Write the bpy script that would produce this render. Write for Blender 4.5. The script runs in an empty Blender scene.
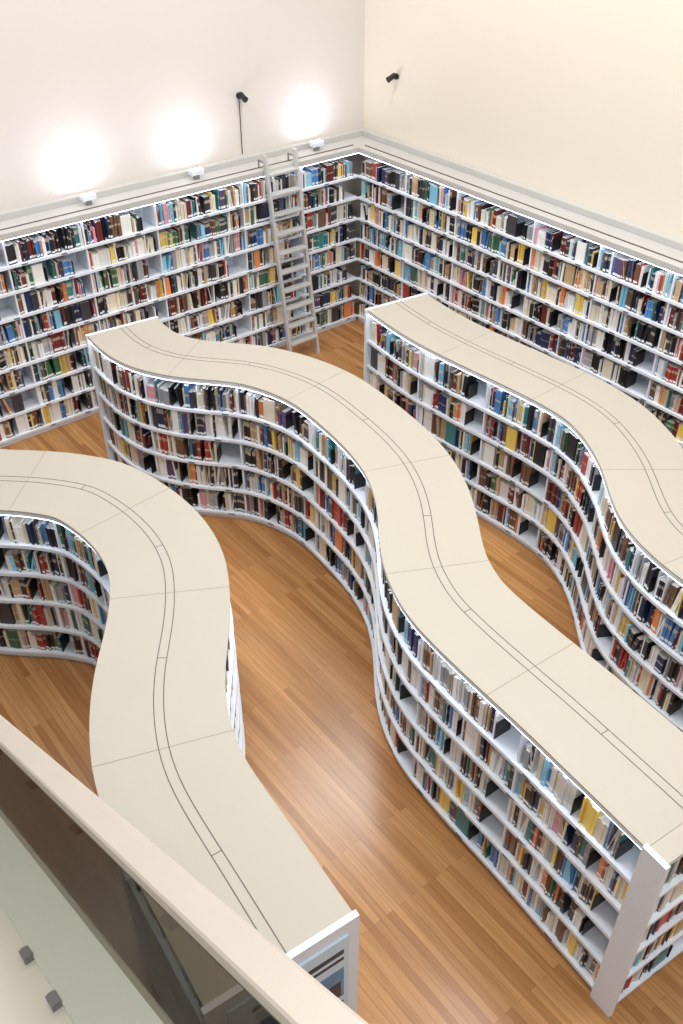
import bpy, bmesh, math, random
from mathutils import Vector, Matrix
R = random.Random(11)
S = bpy.context.scene
COL = S.collection
try:
    S.view_settings.view_transform = 'Standard'
    S.view_settings.look = 'None'
except Exception as e:
    print(e)

def lin(c):
    return tuple(((x/255)/12.92 if x/255 <= .04045 else ((x/255+.055)/1.055)**2.4) for x in c)

# ---------------------------------------------------------------- materials
def mat(name, rgb, rough=.5, metal=0, bump=None, coat=0, emit=0, var=0.0, vscale=3):
    m = bpy.data.materials.new(name); m.use_nodes = True
    nt = m.node_tree; b = nt.nodes['Principled BSDF']
    c = lin(rgb)
    b.inputs['Base Color'].default_value = (*c, 1)
    b.inputs['Roughness'].default_value = rough
    b.inputs['Metallic'].default_value = metal
    b.inputs['Coat Weight'].default_value = coat
    if emit:
        b.inputs['Emission Color'].default_value = (*c, 1); b.inputs['Emission Strength'].default_value = emit
    tc = nt.nodes.new('ShaderNodeTexCoord')
    if var:
        n = nt.nodes.new('ShaderNodeTexNoise'); n.inputs['Scale'].default_value = vscale; n.inputs['Detail'].default_value = 4
        nt.links.new(tc.outputs['Object'], n.inputs['Vector'])
        mx = nt.nodes.new('ShaderNodeMix'); mx.data_type = 'RGBA'
        mx.inputs['A'].default_value = (*[x*(1-var) for x in c], 1); mx.inputs['B'].default_value = (*[min(1, x*(1+var)) for x in c], 1)
        nt.links.new(n.outputs['Fac'], mx.inputs['Factor']); nt.links.new(mx.outputs['Result'], b.inputs['Base Color'])
    if bump:
        n = nt.nodes.new('ShaderNodeTexNoise'); n.inputs['Scale'].default_value = bump[0]
        nt.links.new(tc.outputs['Object'], n.inputs['Vector'])
        bp = nt.nodes.new('ShaderNodeBump'); bp.inputs['Strength'].default_value = bump[1]; bp.inputs['Distance'].default_value = .01
        nt.links.new(n.outputs['Fac'], bp.inputs['Height']); nt.links.new(bp.outputs['Normal'], b.inputs['Normal'])
    return m

M_white = mat('shelf_white', (232, 238, 246), .45, var=.03)
M_cream = mat('countertop_cream', (179, 173, 160), .5, var=.03, vscale=1.5)
M_seam = mat('seam_brown', (92, 86, 80), .6)
M_seam2 = mat('seam_light', (150, 142, 128), .6)
M_ledge = mat('ledge_grey', (192, 191, 187), .5, var=.03)
M_wall = mat('wall_paint', (214, 207, 200), .9, bump=(60, .05), var=.02, vscale=.6)
M_wall2 = mat('wall_paint_warm', (230, 221, 205), .9, bump=(60, .05), var=.02, vscale=.6)
M_ceil = mat('ceiling_paint', (240, 238, 234), .9, bump=(40, .05))
M_black = mat('black_metal', (22, 22, 24), .45)
M_grey = mat('grey_metal', (150, 152, 152), .35, .8)
M_alu = mat('ladder_aluminium', (208, 209, 208), .35, .3)
M_rail = mat('handrail_champagne', (198, 189, 177), .33, .3, var=.04, vscale=6)
M_gasket = mat('rail_gasket', (34, 29, 26), .5)
M_deck = mat('stair_deck_greygreen', (214, 221, 208), .45, var=.05, vscale=2)
M_skirt = mat('stair_skirt_beige', (226, 223, 208), .5, var=.04, vscale=2)
M_tread = mat('stair_tread', (150, 140, 122), .6, var=.05)
M_lamp = mat('lamp_lens', (235, 238, 255), .3, emit=8)
M_led = mat('led_strip', (225, 236, 255), .3, emit=12)
M_tag = mat('shelf_label', (150, 158, 168), .5)
M_tagd = mat('shelf_label_text', (40, 46, 60), .5)

def floor_mat():
    m = bpy.data.materials.new('wood_plank_floor'); m.use_nodes = True
    nt = m.node_tree; b = nt.nodes['Principled BSDF']; L = nt.links.new
    tc = nt.nodes.new('ShaderNodeTexCoord')
    br = nt.nodes.new('ShaderNodeTexBrick')
    br.offset = .37; br.offset_frequency = 2
    br.inputs['Scale'].default_value = 1
    br.inputs['Brick Width'].default_value = 1.5
    br.inputs['Row Height'].default_value = .055
    br.inputs['Mortar Size'].default_value = .0010
    br.inputs['Mortar Smooth'].default_value = .3
    br.inputs['Color1'].default_value = (*lin((193, 142, 90)), 1)
    br.inputs['Color2'].default_value = (*lin((160, 109, 62)), 1)
    br.inputs['Mortar'].default_value = (*lin((108, 70, 38)), 1)
    L(tc.outputs['Object'], br.inputs['Vector'])
    mp = nt.nodes.new('ShaderNodeMapping'); mp.inputs['Scale'].default_value = (1.2, 30, 1)
    L(tc.outputs['Object'], mp.inputs['Vector'])
    n = nt.nodes.new('ShaderNodeTexNoise'); n.inputs['Scale'].default_value = 1.6; n.inputs['Detail'].default_value = 6
    L(mp.outputs['Vector'], n.inputs['Vector'])
    rp = nt.nodes.new('ShaderNodeMapRange'); rp.inputs['From Min'].default_value = .3; rp.inputs['From Max'].default_value = .7
    rp.inputs['To Min'].default_value = .8; rp.inputs['To Max'].default_value = 1.12
    L(n.outputs['Fac'], rp.inputs['Value'])
    mx = nt.nodes.new('ShaderNodeMix'); mx.data_type = 'RGBA'; mx.blend_type = 'MULTIPLY'; mx.inputs['Factor'].default_value = 1
    L(br.outputs['Color'], mx.inputs['A']); L(rp.outputs['Result'], mx.inputs['B'])
    L(mx.outputs['Result'], b.inputs['Base Color'])
    b.inputs['Roughness'].default_value = .24
    bp = nt.nodes.new('ShaderNodeBump'); bp.inputs['Strength'].default_value = .1; bp.inputs['Distance'].default_value = .004
    L(n.outputs['Fac'], bp.inputs['Height']); L(bp.outputs['Normal'], b.inputs['Normal'])
    return m
M_floor = floor_mat()

def book_mat():
    m = bpy.data.materials.new('book_covers'); m.use_nodes = True
    nt = m.node_tree; b = nt.nodes['Principled BSDF']; L = nt.links.new
    a = nt.nodes.new('ShaderNodeAttribute'); a.attribute_name = 'Col'
    uv = nt.nodes.new('ShaderNodeUVMap'); uv.uv_map = 'UVMap'
    sp = nt.nodes.new('ShaderNodeSeparateXYZ'); L(uv.outputs['UV'], sp.inputs['Vector'])
    def mth(op, a_, b_):
        n = nt.nodes.new('ShaderNodeMath'); n.operation = op
        for i, v in enumerate((a_, b_)):
            if isinstance(v, (int, float)): n.inputs[i].default_value = v
            else: L(v, n.inputs[i])
        return n.outputs[0]
    u, v = sp.outputs['X'], sp.outputs['Y']
    lab = mth('MULTIPLY', mth('MULTIPLY', mth('GREATER_THAN', v, .07), mth('LESS_THAN', v, .19)), mth('GREATER_THAN', u, .35))
    t0 = mth('ADD', mth('MULTIPLY', u, .3), .42)
    tit = mth('MULTIPLY', mth('GREATER_THAN', v, t0), mth('LESS_THAN', v, mth('ADD', t0, mth('MULTIPLY', u, .25))))
    tit = mth('MULTIPLY', tit, mth('LESS_THAN', mth('FRACT', mth('MULTIPLY', u, 17.3), 0), .55))
    m1 = nt.nodes.new('ShaderNodeMix'); m1.data_type = 'RGBA'
    inv = nt.nodes.new('ShaderNodeMix'); inv.data_type = 'RGBA'; inv.inputs['Factor'].default_value = .55
    L(a.outputs['Color'], inv.inputs['A']); inv.inputs['B'].default_value = (.75, .65, .5, 1)
    L(tit, m1.inputs['Factor']); L(a.outputs['Color'], m1.inputs['A']); L(inv.outputs['Result'], m1.inputs['B'])
    m2 = nt.nodes.new('ShaderNodeMix'); m2.data_type = 'RGBA'
    L(lab, m2.inputs['Factor']); L(m1.outputs['Result'], m2.inputs['A']); m2.inputs['B'].default_value = (.85, .85, .83, 1)
    L(m2.outputs['Result'], b.inputs['Base Color'])
    b.inputs['Roughness'].default_value = .4
    return m
M_book = book_mat()

def glass_mat():
    m = bpy.data.materials.new('tinted_glass'); m.use_nodes = True
    nt = m.node_tree; nt.nodes.clear(); L = nt.links.new
    o = nt.nodes.new('ShaderNodeOutputMaterial'); mx = nt.nodes.new('ShaderNodeMixShader')
    tr = nt.nodes.new('ShaderNodeBsdfTransparent'); tr.inputs['Color'].default_value = (.42, .39, .35, 1)
    gl = nt.nodes.new('ShaderNodeBsdfGlossy'); gl.inputs['Roughness'].default_value = .02
    lw = nt.nodes.new('ShaderNodeLayerWeight'); lw.inputs['Blend'].default_value = .5
    pw = nt.nodes.new('ShaderNodeMath'); pw.operation = 'POWER'; pw.inputs[1].default_value = 6
    L(lw.outputs['Facing'], pw.inputs[0])
    ml = nt.nodes.new('ShaderNodeMath'); ml.operation = 'MULTIPLY_ADD'; ml.inputs[1].default_value = .14; ml.inputs[2].default_value = .015
    L(pw.outputs[0], ml.inputs[0])
    L(ml.outputs[0], mx.inputs[0]); L(tr.outputs[0], mx.inputs[1]); L(gl.outputs[0], mx.inputs[2]); L(mx.outputs[0], o.inputs['Surface'])
    return m
M_glass = glass_mat()

# ---------------------------------------------------------------- mesh helper
class MB:
    def __init__(s): s.v = []; s.f = []; s.m = []; s.mats = []
    def mi(s, m):
        if m not in s.mats: s.mats.append(m)
        return s.mats.index(m)
    def prism(s, lo, m, z0=None, z1=None, hi=None):
        n = len(lo); k = len(s.v); i = s.mi(m)
        for p in lo: s.v.append((p[0], p[1], z0))
        for p in (hi or lo): s.v.append((p[0], p[1], z1))
        s.f.append(tuple(k+n-1-j for j in range(n))); s.m.append(i)
        s.f.append(tuple(k+n+j for j in range(n))); s.m.append(i)
        for j in range(n):
            j2 = (j+1) % n
            s.f.append((k+j, k+j2, k+n+j2, k+n+j)); s.m.append(i)
    def band(s, A, B, m, z0, z1):
        n = len(A); k = len(s.v); i = s.mi(m)
        for a, b in zip(A, B):
            s.v += [(a[0], a[1], z0), (b[0], b[1], z0), (b[0], b[1], z1), (a[0], a[1], z1)]
        for j in range(n-1):
            q = k+4*j
            for c in range(4):
                c2 = (c+1) % 4
                s.f.append((q+c, q+c2, q+4+c2, q+4+c)); s.m.append(i)
        s.f.append((k, k+3, k+2, k+1)); s.m.append(i)
        q = k+4*(n-1); s.f.append((q, q+1, q+2, q+3)); s.m.append(i)
    def hexa(s, P, m):
        k = len(s.v); i = s.mi(m); s.v += [tuple(p) for p in P]
        for f in ((3, 2, 1, 0), (4, 5, 6, 7), (0, 1, 5, 4), (1, 2, 6, 5), (2, 3, 7, 6), (3, 0, 4, 7)):
            s.f.append(tuple(k+x for x in f)); s.m.append(i)
    def make(s, name, parent=None, bevel=0, org=None):
        me = bpy.data.meshes.new(name); me.from_pydata(s.v, [], s.f)
        for m in s.mats: me.materials.append(m)
        me.polygons.foreach_set('material_index', s.m)
        bm = bmesh.new(); bm.from_mesh(me); bmesh.ops.recalc_face_normals(bm, faces=bm.faces); bm.to_mesh(me); bm.free()
        o = bpy.data.objects.new(name, me); COL.objects.link(o)
        if parent: o.parent = parent
        if org is not None: reorigin(o, org)
        if bevel:
            b = o.modifiers.new('bevel', 'BEVEL'); b.width = bevel; b.segments = 2; b.limit_method = 'ANGLE'
        return o

def empty(name):
    e = bpy.data.objects.new(name, None); COL.objects.link(e); e.empty_display_size = .2; return e

A = Vector((.6225, -.7826)); Bv = Vector((-.7826, -.6225))
ANG = math.atan2(A.y, A.x)
def reorigin(o, loc):
    """give the object a real origin and the room's orientation (geometry unchanged)"""
    M = Matrix.Translation(Vector(loc)) @ Matrix.Rotation(ANG, 4, 'Z')
    o.data.transform(M.inverted()); o.matrix_world = M

# ---------------------------------------------------------------- curves
def resample(P, step=.06, smooth=0):
    P = [Vector(p) for p in P]
    Q = []
    E = [2*P[0]-P[1]]+P+[2*P[-1]-P[-2]]
    for i in range(1, len(E)-2):
        a, b, c, d = E[i-1:i+3]
        for k in range(12):
            t = k/12
            Q.append(.5*((2*b)+(c-a)*t+(2*a-5*b+4*c-d)*t*t+(3*b-a-3*c+d)*t**3))
    Q.append(P[-1])
    def uni(Q):
        L = [0]
        for i in range(1, len(Q)): L.append(L[-1]+(Q[i]-Q[i-1]).length)
        n = max(2, int(round(L[-1]/step))); out = []; j = 0
        for k in range(n+1):
            s = L[-1]*k/n
            while j < len(Q)-2 and L[j+1] < s: j += 1
            t = (s-L[j])/max(1e-9, L[j+1]-L[j]); out.append(Q[j].lerp(Q[j+1], min(1, max(0, t))))
        return out
    Q = uni(Q)
    for _ in range(smooth):
        Q = [Q[0]]+[(Q[i-1]+2*Q[i]+Q[i+1])/4 for i in range(1, len(Q)-1)]+[Q[-1]]
    return uni(Q)

def normals(Q, side):
    N = []
    for i in range(len(Q)):
        t = (Q[min(i+1, len(Q)-1)]-Q[max(i-1, 0)]).normalized()
        N.append(Vector((-t.y, t.x))*side)
    return N
def off(Q, N, d): return [q+n*d for q, n in zip(Q, N)]

class Walk:
    def __init__(s, Q):
        s.Q = Q; s.L = [0]
        for i in range(1, len(Q)): s.L.append(s.L[-1]+(Q[i]-Q[i-1]).length)
        s.len = s.L[-1]; s.j = 0
    def at(s, x):
        if x < s.L[s.j]: s.j = 0
        while s.j < len(s.Q)-2 and s.L[s.j+1] < x: s.j += 1
        a, b = s.Q[s.j], s.Q[s.j+1]
        t = (x-s.L[s.j])/max(1e-9, s.L[s.j+1]-s.L[s.j])
        return a.lerp(b, t), (b-a).normalized()

PAL = [((34, 33, 37), 14), ((62, 60, 66), 9), ((36, 50, 88), 6), ((112, 42, 42), 4.5), ((170, 62, 54), 3.5), ((114, 84, 64), 8),
       ((238, 237, 233), 22), ((222, 213, 192), 11), ((160, 162, 166), 7), ((80, 130, 186), 5), ((130, 192, 216), 4.5), ((56, 124, 126), 3),
       ((66, 110, 80), 3), ((230, 196, 96), 4), ((222, 134, 80), 3), ((186, 158, 120), 7), ((212, 150, 164), 2), ((96, 78, 118), 1.5)]
PALL = [lin(c) for c, w in PAL]; PW = [w for c, w in PAL]

class Books:
    def __init__(s): s.v = []; s.f = []; s.c = []; s.uv = []; s.ends = MB()
    def book(s, p, t, n, th, dp, h, z, lean, col, rnd):
        k = len(s.v); q = p+t*th; l = t*lean
        for (a, zz, o) in ((p, z, 0), (q, z, 0), (q+n*dp, z, 0), (p+n*dp, z, 0), (p, z+h, 1), (q, z+h, 1), (q+n*dp, z+h, 1), (p+n*dp, z+h, 1)):
            w = a+l if o else a; s.v.append((w[0], w[1], zz))
        pg = (.74, .71, .65)
        cov = [c*.8+.2*g for c, g in zip(pg, col)]
        for fi, f in enumerate(((0, 1, 5, 4), (4, 5, 6, 7), (1, 2, 6, 5), (3, 0, 4, 7), (2, 3, 7, 6))):
            s.f.append(tuple(k+x for x in f))
            c = cov if fi in (1, 4) else col
            s.c += [c[0], c[1], c[2], 1]*4
            if fi == 0: s.uv += [rnd, 0, rnd, 0, rnd, 1, rnd, 1]
            else: s.uv += [0, -1]*4
    def run(s, poly, nsign, breaks, z, clear, depthmax):
        W = Walk(poly)
        B = [0]+[b*W.len for b in breaks]+[W.len]
        for b0, b1 in zip(B[:-1], B[1:]):
            x = b0+.014; e = b1-.014
            if e-x < .08: continue
            mode = R.random()
            fill = e if mode < .5 else x+(e-x)*R.uniform(.7, .97)
            gap0 = x+(e-x)*R.uniform(.2, .8) if R.random() < .5 else 99
            hb = R.uniform(.70, .86)
            run = 0; lean = 0
            while x < fill-.008:
                if x > gap0:
                    g = R.uniform(.03, .11); gap0 = 99
                    p, t = W.at(min(x+.008, W.len)); n = Vector((-t.y, t.x))*nsign
                    P = [p, p+t*.004, p+t*.004+n*.14, p+n*.14]
                    if x+.02 < e and depthmax > .14:
                        s.ends.hexa([(q[0], q[1], z) for q in P]+[(q[0], q[1], z+.15) for q in P], M_black)
                    x += g; continue
                if R.random() < .008 and e-x > .16:
                    p, t = W.at(x+.004); n = Vector((-t.y, t.x))*nsign
                    s.book(p+n*.004, t, n, R.uniform(.11, .135), .018, clear*.86, z, 0, R.choices(PALL, PW)[0], 0)
                    x += .145; continue
                if run <= 0:
                    col0 = R.choices(PALL, PW)[0]; run = R.choice((1, 1, 1, 1, 1, 2, 2, 3, 4)); h0 = clear*min(.97, max(.55, R.gauss(hb, .1)))
                    th0 = R.choice((.008, .011, .014, .017, .021, .026, .034)); dp = R.uniform(depthmax*.6, depthmax); rnd = R.random()
                    k = R.uniform(.8, 1.25); col0 = [min(.9, c*k) for c in col0]
                run -= 1
                th = min(th0*R.uniform(.92, 1.08), fill-x)
                if th < .005: break
                p, t = W.at(x); n = Vector((-t.y, t.x))*nsign
                ln = 0
                if R.random() < .08: ln = R.uniform(-.045, .045)
                ins = R.uniform(0, .024)
                if x+th+max(0, ln) > e or x+min(0, ln) < b0+.02: ln = 0
                s.book(p+n*ins, t, n, th-.001, dp, h0*R.uniform(.99, 1.01), z, ln, col0, rnd)
                x += th+abs(ln)*.7
            if fill < e-.03:
                p, t = W.at(min(fill+.004, W.len)); n = Vector((-t.y, t.x))*nsign
                dq = min(.14, depthmax)
                P = [p, p+t*.004, p+t*.004+n*dq, p+n*dq]
                s.ends.hexa([(q[0], q[1], z) for q in P]+[(q[0], q[1], z+.15) for q in P], M_black)
    def make(s, name, parent):
        me = bpy.data.meshes.new(name); me.from_pydata(s.v, [], s.f)
        me.materials.append(M_book)
        a = me.color_attributes.new('Col', 'FLOAT_COLOR', 'CORNER'); a.data.foreach_set('color', s.c)
        u = me.uv_layers.new(name='UVMap'); u.data.foreach_set('uv', s.uv)
        o = bpy.data.objects.new(name, me); COL.objects.link(o); o.parent = parent
        if s.ends.v: s.ends.make('bookends', parent)
        return o

def bookcase(mb, bk, Q, side, w, H, rows, z0, faces='FB', bay=.9, endpan=(1, 1), top=True, lip=.027, led=True, inset=.022):
    N = normals(Q, side)
    pitch = (H-.05-z0)/rows
    O = lambda d: off(Q, N, d)
    mb.band(O(.03), O(w-.03), M_white, 0, z0-.03)
    for k in range(rows):
        z = z0+k*pitch
        mb.band(O(0), O(w), M_white, z-.024, z)
        mb.band(O(-.003), O(.008), M_white, z-lip, z+.002)
        if 'B' in faces: mb.band(O(w-.008), O(w+.003), M_white, z-lip, z+.002)
        # shelf-edge labels
        WL = Walk(O(-.003)); x = R.uniform(.15, .5)
        while x < WL.len-.15:
            p, t = WL.at(x); nn = Vector((-t.y, t.x))*side
            for (l0, l1, h0, h1, dpt, mm) in ((0, .07, .004, .022, .0025, M_tag), (.008, .05, .009, .016, .0035, M_tagd)):
                P = [p+t*l0, p+t*l1, p+t*l1-nn*dpt, p+t*l0-nn*dpt]
                mb.prism(P, mm, z-.025+h0, z-.025+h1)
            x += R.choice((.45, .45, .9))
    c = w/2 if 'B' in faces else w-.02
    mb.band(O(c-.012), O(c+.012), M_white, z0, H-.05)
    L = Walk(Q).len; nb = max(1, round(L/bay)); br = [i/nb for i in range(1, nb)]
    n = len(Q)-1
    for b in br:
        i = int(round(b*n)); p = Q[i]; nn = N[i]; t = Vector((nn.y, -nn.x))
        a, d = p+nn*.02, p+nn*(w-.02)
        mb.prism([a-t*.009, a+t*.009, d+t*.009, d-t*.009], M_white, z0, H-.05)
    br = [int(round(b*n))/n for b in br]
    if top:
        mb.band(O(.002), O(w-.002), M_white, H-.05, H-.010)
        mb.band(O(-.002), O(w+.002), M_cream, H-.010, H)
    if led:
        mb.band(O(.004), O(.018), M_led, H-.056, H-.0501)
        if 'B' in faces: mb.band(O(w-.018), O(w-.004), M_led, H-.056, H-.0501)
    for e, fl in zip((0, n), endpan):
        if not fl: continue
        p, nn = Q[e], N[e]; t = Vector((nn.y, -nn.x))
        if (t.dot(Q[min(n, e+1)]-Q[max(0, e-1)]) < 0): t = -t
        if e == 0: t = -t
        a, d = p-nn*.02, p+nn*(w+.02)
        mb.prism([a, d, d+t*.035, a+t*.035], M_white, 0, H+.004)
    cl = pitch-.03
    dm = min(.2, (w/2-.06) if 'B' in faces else w-.1)
    if w < .2: dm = w-inset-.035
    for k in range(rows):
        z = z0+k*pitch+.001
        if 'F' in faces: bk.run(O(inset), side, br, z, cl, dm)
        if 'B' in faces: bk.run(O(w-inset), -side, br, z, cl, dm)
    return O, N, pitch

def top_lines(mb, Q, side, w, H, seams=1.25, frac=.5):
    N = normals(Q, side); O = lambda d: off(Q, N, d)
    for d in (-.030, .030):
        mb.band(O(w*frac+d-.003), O(w*frac+d+.003), M_seam, H-.004, H+.0010)
    L = Walk(Q).len; nb = max(1, round(L/seams)); n = len(Q)-1
    for b in range(1, nb):
        i = int(round(b/nb*n)); p = Q[i]; nn = N[i]; t = Vector((nn.y, -nn.x))
        a, d = p-nn*.002, p+nn*(w+.002)
        mb.prism([a-t*.0028, a+t*.0028, d+t*.0028, d-t*.0028], M_seam2, H-.004, H+.0006)
    for b in range(0, nb):
        i = int(round((b+.5)/nb*n)); p = Q[i]; nn = N[i]; t = Vector((nn.y, -nn.x))
        c0 = p+nn*(w*frac-.03); c1 = p+nn*(w*frac+.03)
        mb.prism([c0-t*.0025, c0+t*.0025, c1+t*.0025, c1-t*.0025], M_seam, H-.004, H+.0010)

# ---------------------------------------------------------------- room frame
C = Vector((.22, 12.2)); DEP = .45
Wc = C-A*DEP-Bv*DEP
def rm(a, b, o=C): return o+A*a+Bv*b
def box_ab(mb, a0, a1, b0, b1, z0, z1, m, o=C):
    mb.prism([rm(a0, b0, o), rm(a1, b0, o), rm(a1, b1, o), rm(a0, b1, o)], m, z0, z1)

CEIL = 8.0
fl = MB(); fl.prism([(-3, -3), (16, -3), (16, 14), (-3, 14)], M_floor, -.1, 0)
fo = fl.make('floor')
fo.rotation_euler = (0, 0, ANG)
o0 = rm(-1.5, 11.5, Wc); fo.location = (o0.x, o0.y, 0)
W0 = (Wc.x, Wc.y, 0)
w = MB(); box_ab(w, -.2, 0, -.2, 13, 0, CEIL, M_wall, Wc); w.make('wall_left', org=W0)
w = MB(); box_ab(w, 0.0, 14, -.2, 0, 0, CEIL, M_wall2, Wc); w.make('wall_right', org=W0)
w = MB(); box_ab(w, -.2, 14, -.2, 13, CEIL, CEIL+.15, M_ceil, Wc); w.make('ceiling', org=(Wc.x, Wc.y, CEIL))

# ---------------------------------------------------------------- wall shelving
WH = 2.40
e = empty('wall_bookshelf')
mb, bk = MB(), Books()
Q = resample([rm(0, 8.6), rm(0, 4), rm(0, 0)], .3)
bookcase(mb, bk, Q, 1, .36, WH, 8, .09, 'F', .92, (1, 0), False)
mb.make('shelf_frame', e); bk.make('books', e)
e2 = empty('wall_bookshelf')
mb, bk = MB(), Books()
Q = resample([rm(0, 0), rm(4, 0), rm(9.6, 0)], .3)
bookcase(mb, bk, Q, 1, .36, WH, 8, .09, 'F', .92, (0, 1), False)
mb.make('shelf_frame', e2); bk.make('books', e2)
for nm, args in (('trim_1', (-DEP, .004, -DEP, 8.7)), ('trim_2', (.004, 9.7, -DEP, .004))):
    mb = MB(); a0, a1, b0, b1 = args
    box_ab(mb, a0, a1, b0, b1, WH-.05, WH+.02, M_ledge)
    if nm == 'trim_1':
        box_ab(mb, -DEP, -DEP+.10, b0, b1, WH+.02, WH+.09, M_ledge)
        box_ab(mb, -.12, -.10, 0, b1, WH+.018, WH+.028, M_seam)
    else:
        box_ab(mb, -.35, a1, -DEP, -DEP+.10, WH+.02, WH+.09, M_ledge)
        box_ab(mb, 0, a1, -.12, -.10, WH+.018, WH+.028, M_seam)
    mb.make(nm, None, .004, org=W0)

# ---------------------------------------------------------------- wavy bookcases
H = 1.66
midF = [(-2.566, 8.475), (-2.335, 8.136), (-2.029, 7.855), (-1.667, 7.681), (-1.33, 7.605), (-0.996, 7.549), (-0.734, 7.42), (-0.447, 7.191), (-0.187, 6.823), (0.029, 6.464), (0.18, 6.13), (0.255, 5.818), (0.278, 5.538), (0.279, 5.24), (0.298, 4.961), (0.355, 4.699), (0.456, 4.425), (0.633, 4.131), (0.853, 3.811), (1.085, 3.485), (1.295, 3.171), (1.48, 2.895), (1.658, 2.622)]
e = empty('wavy_bookcase'); mb, bk = MB(), Books()
Qf = resample(midF, .06, 6); w = .75
Q = Qf[:-2]
bookcase(mb, bk, Q, 1, w, H, 5, .09, 'FB', .9, (1, 0))
top_lines(mb, Q, 1, w, H)
p0 = Qf[-1]; N = normals(Q, 1); nn = N[-1]; t = Vector((nn.y, -nn.x))
if t.dot(Qf[-1]-Qf[-2]) < 0: t = -t
q0 = Q[-1]; dd = (p0-q0).dot(t)
s0 = q0+t*dd+nn*.02; s1 = s0+nn*(w-.04)
ed = resample([s0, (s0+s1)/2, s1], .1)
sd = 1 if normals(ed, 1)[0].dot(t) < 0 else -1
bookcase(mb, bk, ed, sd, dd, H, 5, .09, 'F', 2, (1, 1), True, led=False, inset=.015)
mb.make('shelf_frame', e); bk.make('books', e)

leftB = [(-3.75, 6.68), (-3.3, 6.53), (-2.857, 6.43), (-2.35, 6.39), (-1.82, 6.244), (-1.402, 5.924), (-1.077, 5.538), (-.868, 5.126), (-.772, 4.699), (-.74, 4.313), (-.735, 4.004), (-.70, 3.719), (-.618, 3.42), (-.484, 3.178), (-.218, 2.783), (.052, 2.376)]
e = empty('wavy_bookcase'); mb, bk = MB(), Books()
Q = resample(leftB, .06, 6)
bookcase(mb, bk, Q, -1, .81, H, 5, .09, 'FB', .9, (1, 1))
top_lines(mb, Q, -1, .81, H)
N = normals(Q, -1); nn = N[-1]; t = Vector((-nn.y, nn.x)); p = Q[-1]
if t.dot(Q[-1]-Q[-2]) < 0: t = -t
def pbox(d0, d1, z0, z1, o0, o1, m):
    a, b = p+nn*d0+t*(.035+o0), p+nn*d1+t*(.035+o0)
    mb.prism([a, b, b+t*(o1-o0), a+t*(o1-o0)], m, z0, z1)
M_pblue = mat('poster_blue', (90, 140, 180), .4, var=.5, vscale=9)
M_pnavy = mat('poster_navy', (24, 34, 56), .4, var=.3, vscale=20)
M_pwhite = mat('poster_paper', (206, 228, 242), .4)
pbox(.05, .72, .45, 1.56, .0, .012, M_pwhite)
pbox(.08, .60, 1.42, 1.46, .010, .014, M_pnavy)
pbox(.08, .45, 1.36, 1.385, .010, .014, M_pnavy)
pbox(.08, .69, .98, 1.28, .010, .014, M_pblue)
for i in range(8): pbox(.08, .35+.3*R.random(), .92-.05*i-.016, .92-.05*i, .010, .014, M_pnavy)
for i in range(5): pbox(.10+.12*i, .17+.12*i, 1.0, 1.08+.14*R.random(), .012, .016, M_pnavy)
mb.make('shelf_frame', e); bk.make('books', e)

rightF = [(.282, 9.07), (.595, 8.559), (.873, 8.196), (1.14, 7.893), (1.476, 7.53), (1.791, 7.17), (1.997, 6.855), (2.088, 6.509), (2.118, 6.214), (2.112, 5.924), (2.105, 5.663), (2.135, 5.376), (2.235, 5.083), (2.386, 4.801), (2.63, 4.45), (2.95, 4.05), (3.3, 3.6), (3.7, 3.1)]
e = empty('wavy_bookcase'); mb, bk = MB(), Books()
Q = resample(rightF, .06, 6)
bookcase(mb, bk, Q, 1, .76, H, 5, .09, 'FB', .9, (1, 1))
top_lines(mb, Q, 1, .76, H)
mb.make('shelf_frame', e); bk.make('books', e)

# ---------------------------------------------------------------- ladder
mb = MB()
def seg(mb, p0, p1, wa, wb, m):
    P = []
    for p in (p0, p1):
        for sa, sb in ((-1, -1), (1, -1), (1, 1), (-1, 1)):
            q = Vector((p[0], p[1]))+A*wa*sa+Bv*wb*sb; P.append((q.x, q.y, p[2]))
    mb.hexa(P, m)
def P3(a, b, z, o=C):
    q = rm(a, b, o); return (q.x, q.y, z)
a_at = lambda z: .42-(.42-.05)*z/2.42
LB = (1.47, 1.03)
for b in LB:
    seg(mb, P3(a_at(0), b, 0), P3(a_at(2.60), b, 2.60), .032, .018, M_alu)
    box_ab(mb, -.115, .04, b-.010, b+.010, 2.50, 2.52, M_grey)
    box_ab(mb, -.115, -.105, b-.010, b+.010, 2.430, 2.515, M_grey)
for i in range(10):
    z = .25+i*.236; a = a_at(z)
    box_ab(mb, a-.055, a+.055, LB[1]+.012, LB[0]-.012, z-.014, z+.014, M_alu)
q = rm(.3, 1.25); mb.make('library_ladder', None, .003, org=(q.x, q.y, 0))

# ---------------------------------------------------------------- wall lamps
for i, b in enumerate((5.6, 4.1, 2.72, .95)):
    mb = MB(); z = WH+.02
    box_ab(mb, .20, .24, b-.03, b+.03, z, z+.06, M_grey, Wc)
    box_ab(mb, .18, .27, b-.08, b+.08, z+.06, z+.11, M_white, Wc)
    box_ab(mb, .186, .264, b-.074, b+.074, z+.11, z+.114, M_lamp, Wc)
    q = rm(.22, b, Wc)
    mb.make('wall_washer_lamp', org=(q.x, q.y, z))
    ld = bpy.data.lights.new('washer_light', 'AREA'); ld.shape = 'RECTANGLE'; ld.size = .22; ld.size_y = .10; ld.energy = 5.5
    ld.color = (.83, .82, 1)
    lo = bpy.data.objects.new('washer_light', ld); COL.objects.link(lo)
    q = rm(.34, b, Wc); lo.location = (q.x, q.y, z+.14)
    d = Vector((-A.x*.25, -A.y*.25, 1)); lo.rotation_euler = d.to_track_quat('-Z', 'X').to_euler()

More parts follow.
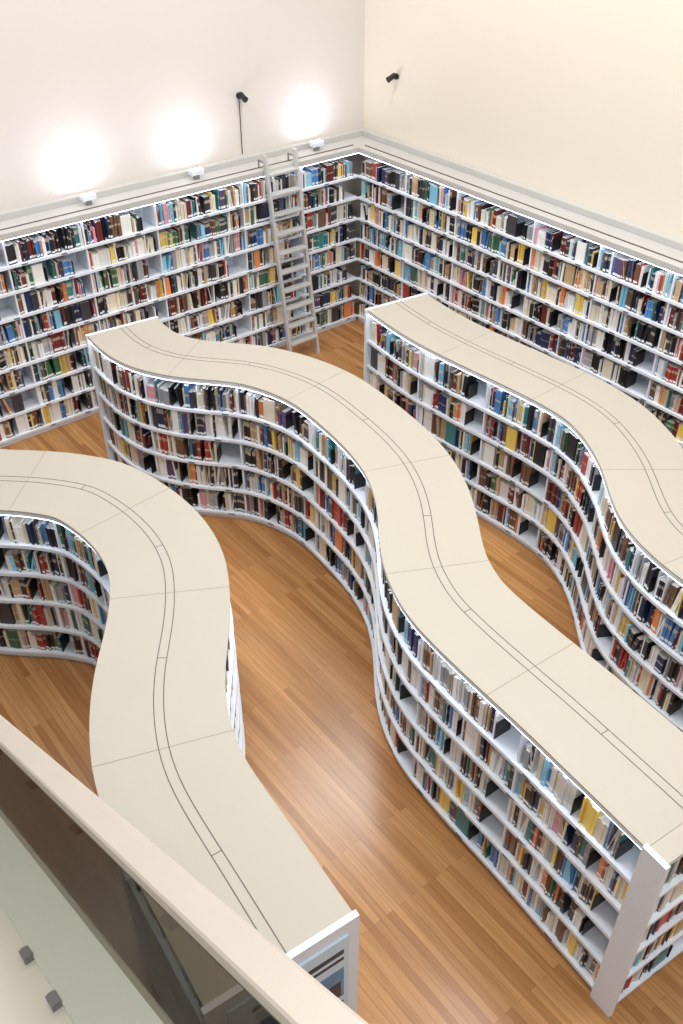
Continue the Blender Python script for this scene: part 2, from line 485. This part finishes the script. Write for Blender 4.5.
# ---------------------------------------------------------------- cameras on walls
def cctv(pos2, z, outdir, cable):
    me = bpy.data.meshes.new('security_camera'); bm = bmesh.new()
    out = Vector((outdir.x, outdir.y, 0))
    P = Vector((pos2.x, pos2.y, z))+out*.003
    def cyl(c, axis, r, r2, l):
        bmesh.ops.create_cone(bm, cap_ends=True, segments=20, radius1=r, radius2=r2, depth=l,
                              matrix=Matrix.Translation(c) @ axis.to_track_quat('Z', 'Y').to_matrix().to_4x4())
    cyl(P+out*.012, out, .035, .035, .024)
    cyl(P+out*.05, out, .012, .012, .07)
    ax = (out*.75+Vector((A.x*.4 if cable else Bv.x*.5, A.y*.4 if cable else Bv.y*.5, -.45))).normalized()
    cyl(P+out*.095, ax, .034, .030, .09)
    cyl(P+out*.095+ax*.05, ax, .036, .036, .016)
    bmesh.ops.create_uvsphere(bm, u_segments=16, v_segments=8, radius=.034, matrix=Matrix.Translation(P+out*.095-ax*.045))
    if cable:
        cyl(P+out*.006+Vector((0, 0, -.34)), Vector((0, 0, 1)), .005, .005, .66)
    bm.to_mesh(me); bm.free(); me.materials.append(M_black)
    o = bpy.data.objects.new('security_camera', me); COL.objects.link(o); reorigin(o, P)
cctv(rm(0, 1.93, Wc), 3.18, A, True)
cctv(rm(.64, 0, Wc), 3.23, Bv, False)

# ---------------------------------------------------------------- staircase with glass balustrade
sA = -A; sB = Bv
def sp(s, b): return sA*s+sB*b
ZB = 3.45; S0 = 1.775; SL = .615
S_TOP = -.2; S_BOT = 7.1; ZL = ZB-SL*(S_TOP-S0)
zb = lambda s: ZB-SL*(max(s, S_TOP)-S0)
st = empty('staircase')
def slope(mb, b0, b1, d0, d1, m, s0=S_TOP, s1=S_BOT, flat=True):
    segs = [(s0, s1)]
    if flat: segs.append((-2.4, S_TOP))
    for x0, x1 in segs:
        P = []
        for d in (d0, d1):
            for s, b in ((x0, b0), (x1, b0), (x1, b1), (x0, b1)):
                q = sp(s, b); P.append((q.x, q.y, max(0, zb(s)+d)))
        mb.hexa(P, m)
mb = MB()
slope(mb, -.268, -.11, -.32, -.03, M_deck)
slope(mb, -.11, .10, -.34, -.05, M_skirt)
slope(mb, 1.30, 1.50, -.32, 0, M_deck)
mb.make('stringer', st)
mb = MB()
n = int((S_BOT-S_TOP)/.27)
for i in range(n):
    s = S_TOP+.27*i; z = zb(s)-.17-.1
    if z < .05: break
    q = [sp(s, .10), sp(s+.29, .10), sp(s+.29, 1.30), sp(s, 1.30)]
    mb.prism(q, M_tread, z-.05, z)
    q = [sp(s+.0, .10), sp(s+.02, .10), sp(s+.02, 1.30), sp(s, 1.30)]
    mb.prism(q, M_tread, z-.01, z+.17)
q = [sp(-2.4, .10), sp(S_TOP, .10), sp(S_TOP, 1.30), sp(-2.4, 1.30)]
mb.prism(q, M_tread, ZL-.3, ZL-.1)
mb.make('treads', st)
mb = MB(); slope(mb, -.264, -.252, -.04, .63, M_glass); mb.make('glass_panel', st)
mb = MB(); slope(mb, -.286, -.230, .635, .665, M_rail); mb.make('handrail', st, .006)
mb = MB(); slope(mb, -.276, -.240, .60, .636, M_gasket); mb.make('rail_channel', st)
mb = MB()
for s in (.75, 1.208, 1.436, 1.9, 2.4, 2.9):
    for (b0, b1, z0, z1, m) in ((-.112, -.086, -.056, -.026, M_grey), (-.106, -.092, -.03, -.022, M_grey)):
        P = []
        for z in (z0, z1):
            for ss, b in ((s-.026, b0), (s+.026, b0), (s+.026, b1), (s-.026, b1)):
                q = sp(ss, b); P.append((q.x, q.y, zb(ss)+z))
        mb.hexa(P, m)
mb.make('deck_clips', st)

# ---------------------------------------------------------------- lights
def area(name, loc, sz, en, col=(.965, .98, 1)):
    ld = bpy.data.lights.new(name, 'AREA'); ld.shape = 'SQUARE'; ld.size = sz; ld.energy = en; ld.color = col
    o = bpy.data.objects.new(name, ld); COL.objects.link(o); o.location = loc
for i, (a, b, en) in enumerate(((2.2, 2.2, 150), (2.2, 6.2, 135), (6.6, 2.2, 185), (6.6, 6.2, 175), (10.5, 4.2, 180), (10.2, 9.0, 90))):  # last entry is an unseen fill lamp added to brighten the stair deck
    q = rm(a, b, Wc)
    area('ceiling_and_fill_light', (q.x, q.y, CEIL-.05), 1.6, en)
wd = bpy.data.worlds.new('World'); S.world = wd; wd.use_nodes = True
bg = wd.node_tree.nodes['Background']; bg.inputs[0].default_value = (.95, .975, 1, 1); bg.inputs[1].default_value = .5

# ---------------------------------------------------------------- camera
c = bpy.data.cameras.new('camera'); o = bpy.data.objects.new('camera', c); COL.objects.link(o)
c.sensor_fit = 'VERTICAL'; c.sensor_height = 24; c.lens = 924/1024*24; c.clip_start = .05
o.location = (0, 0, 6); o.rotation_euler = (math.radians(52.1), 0, 0)
S.camera = o
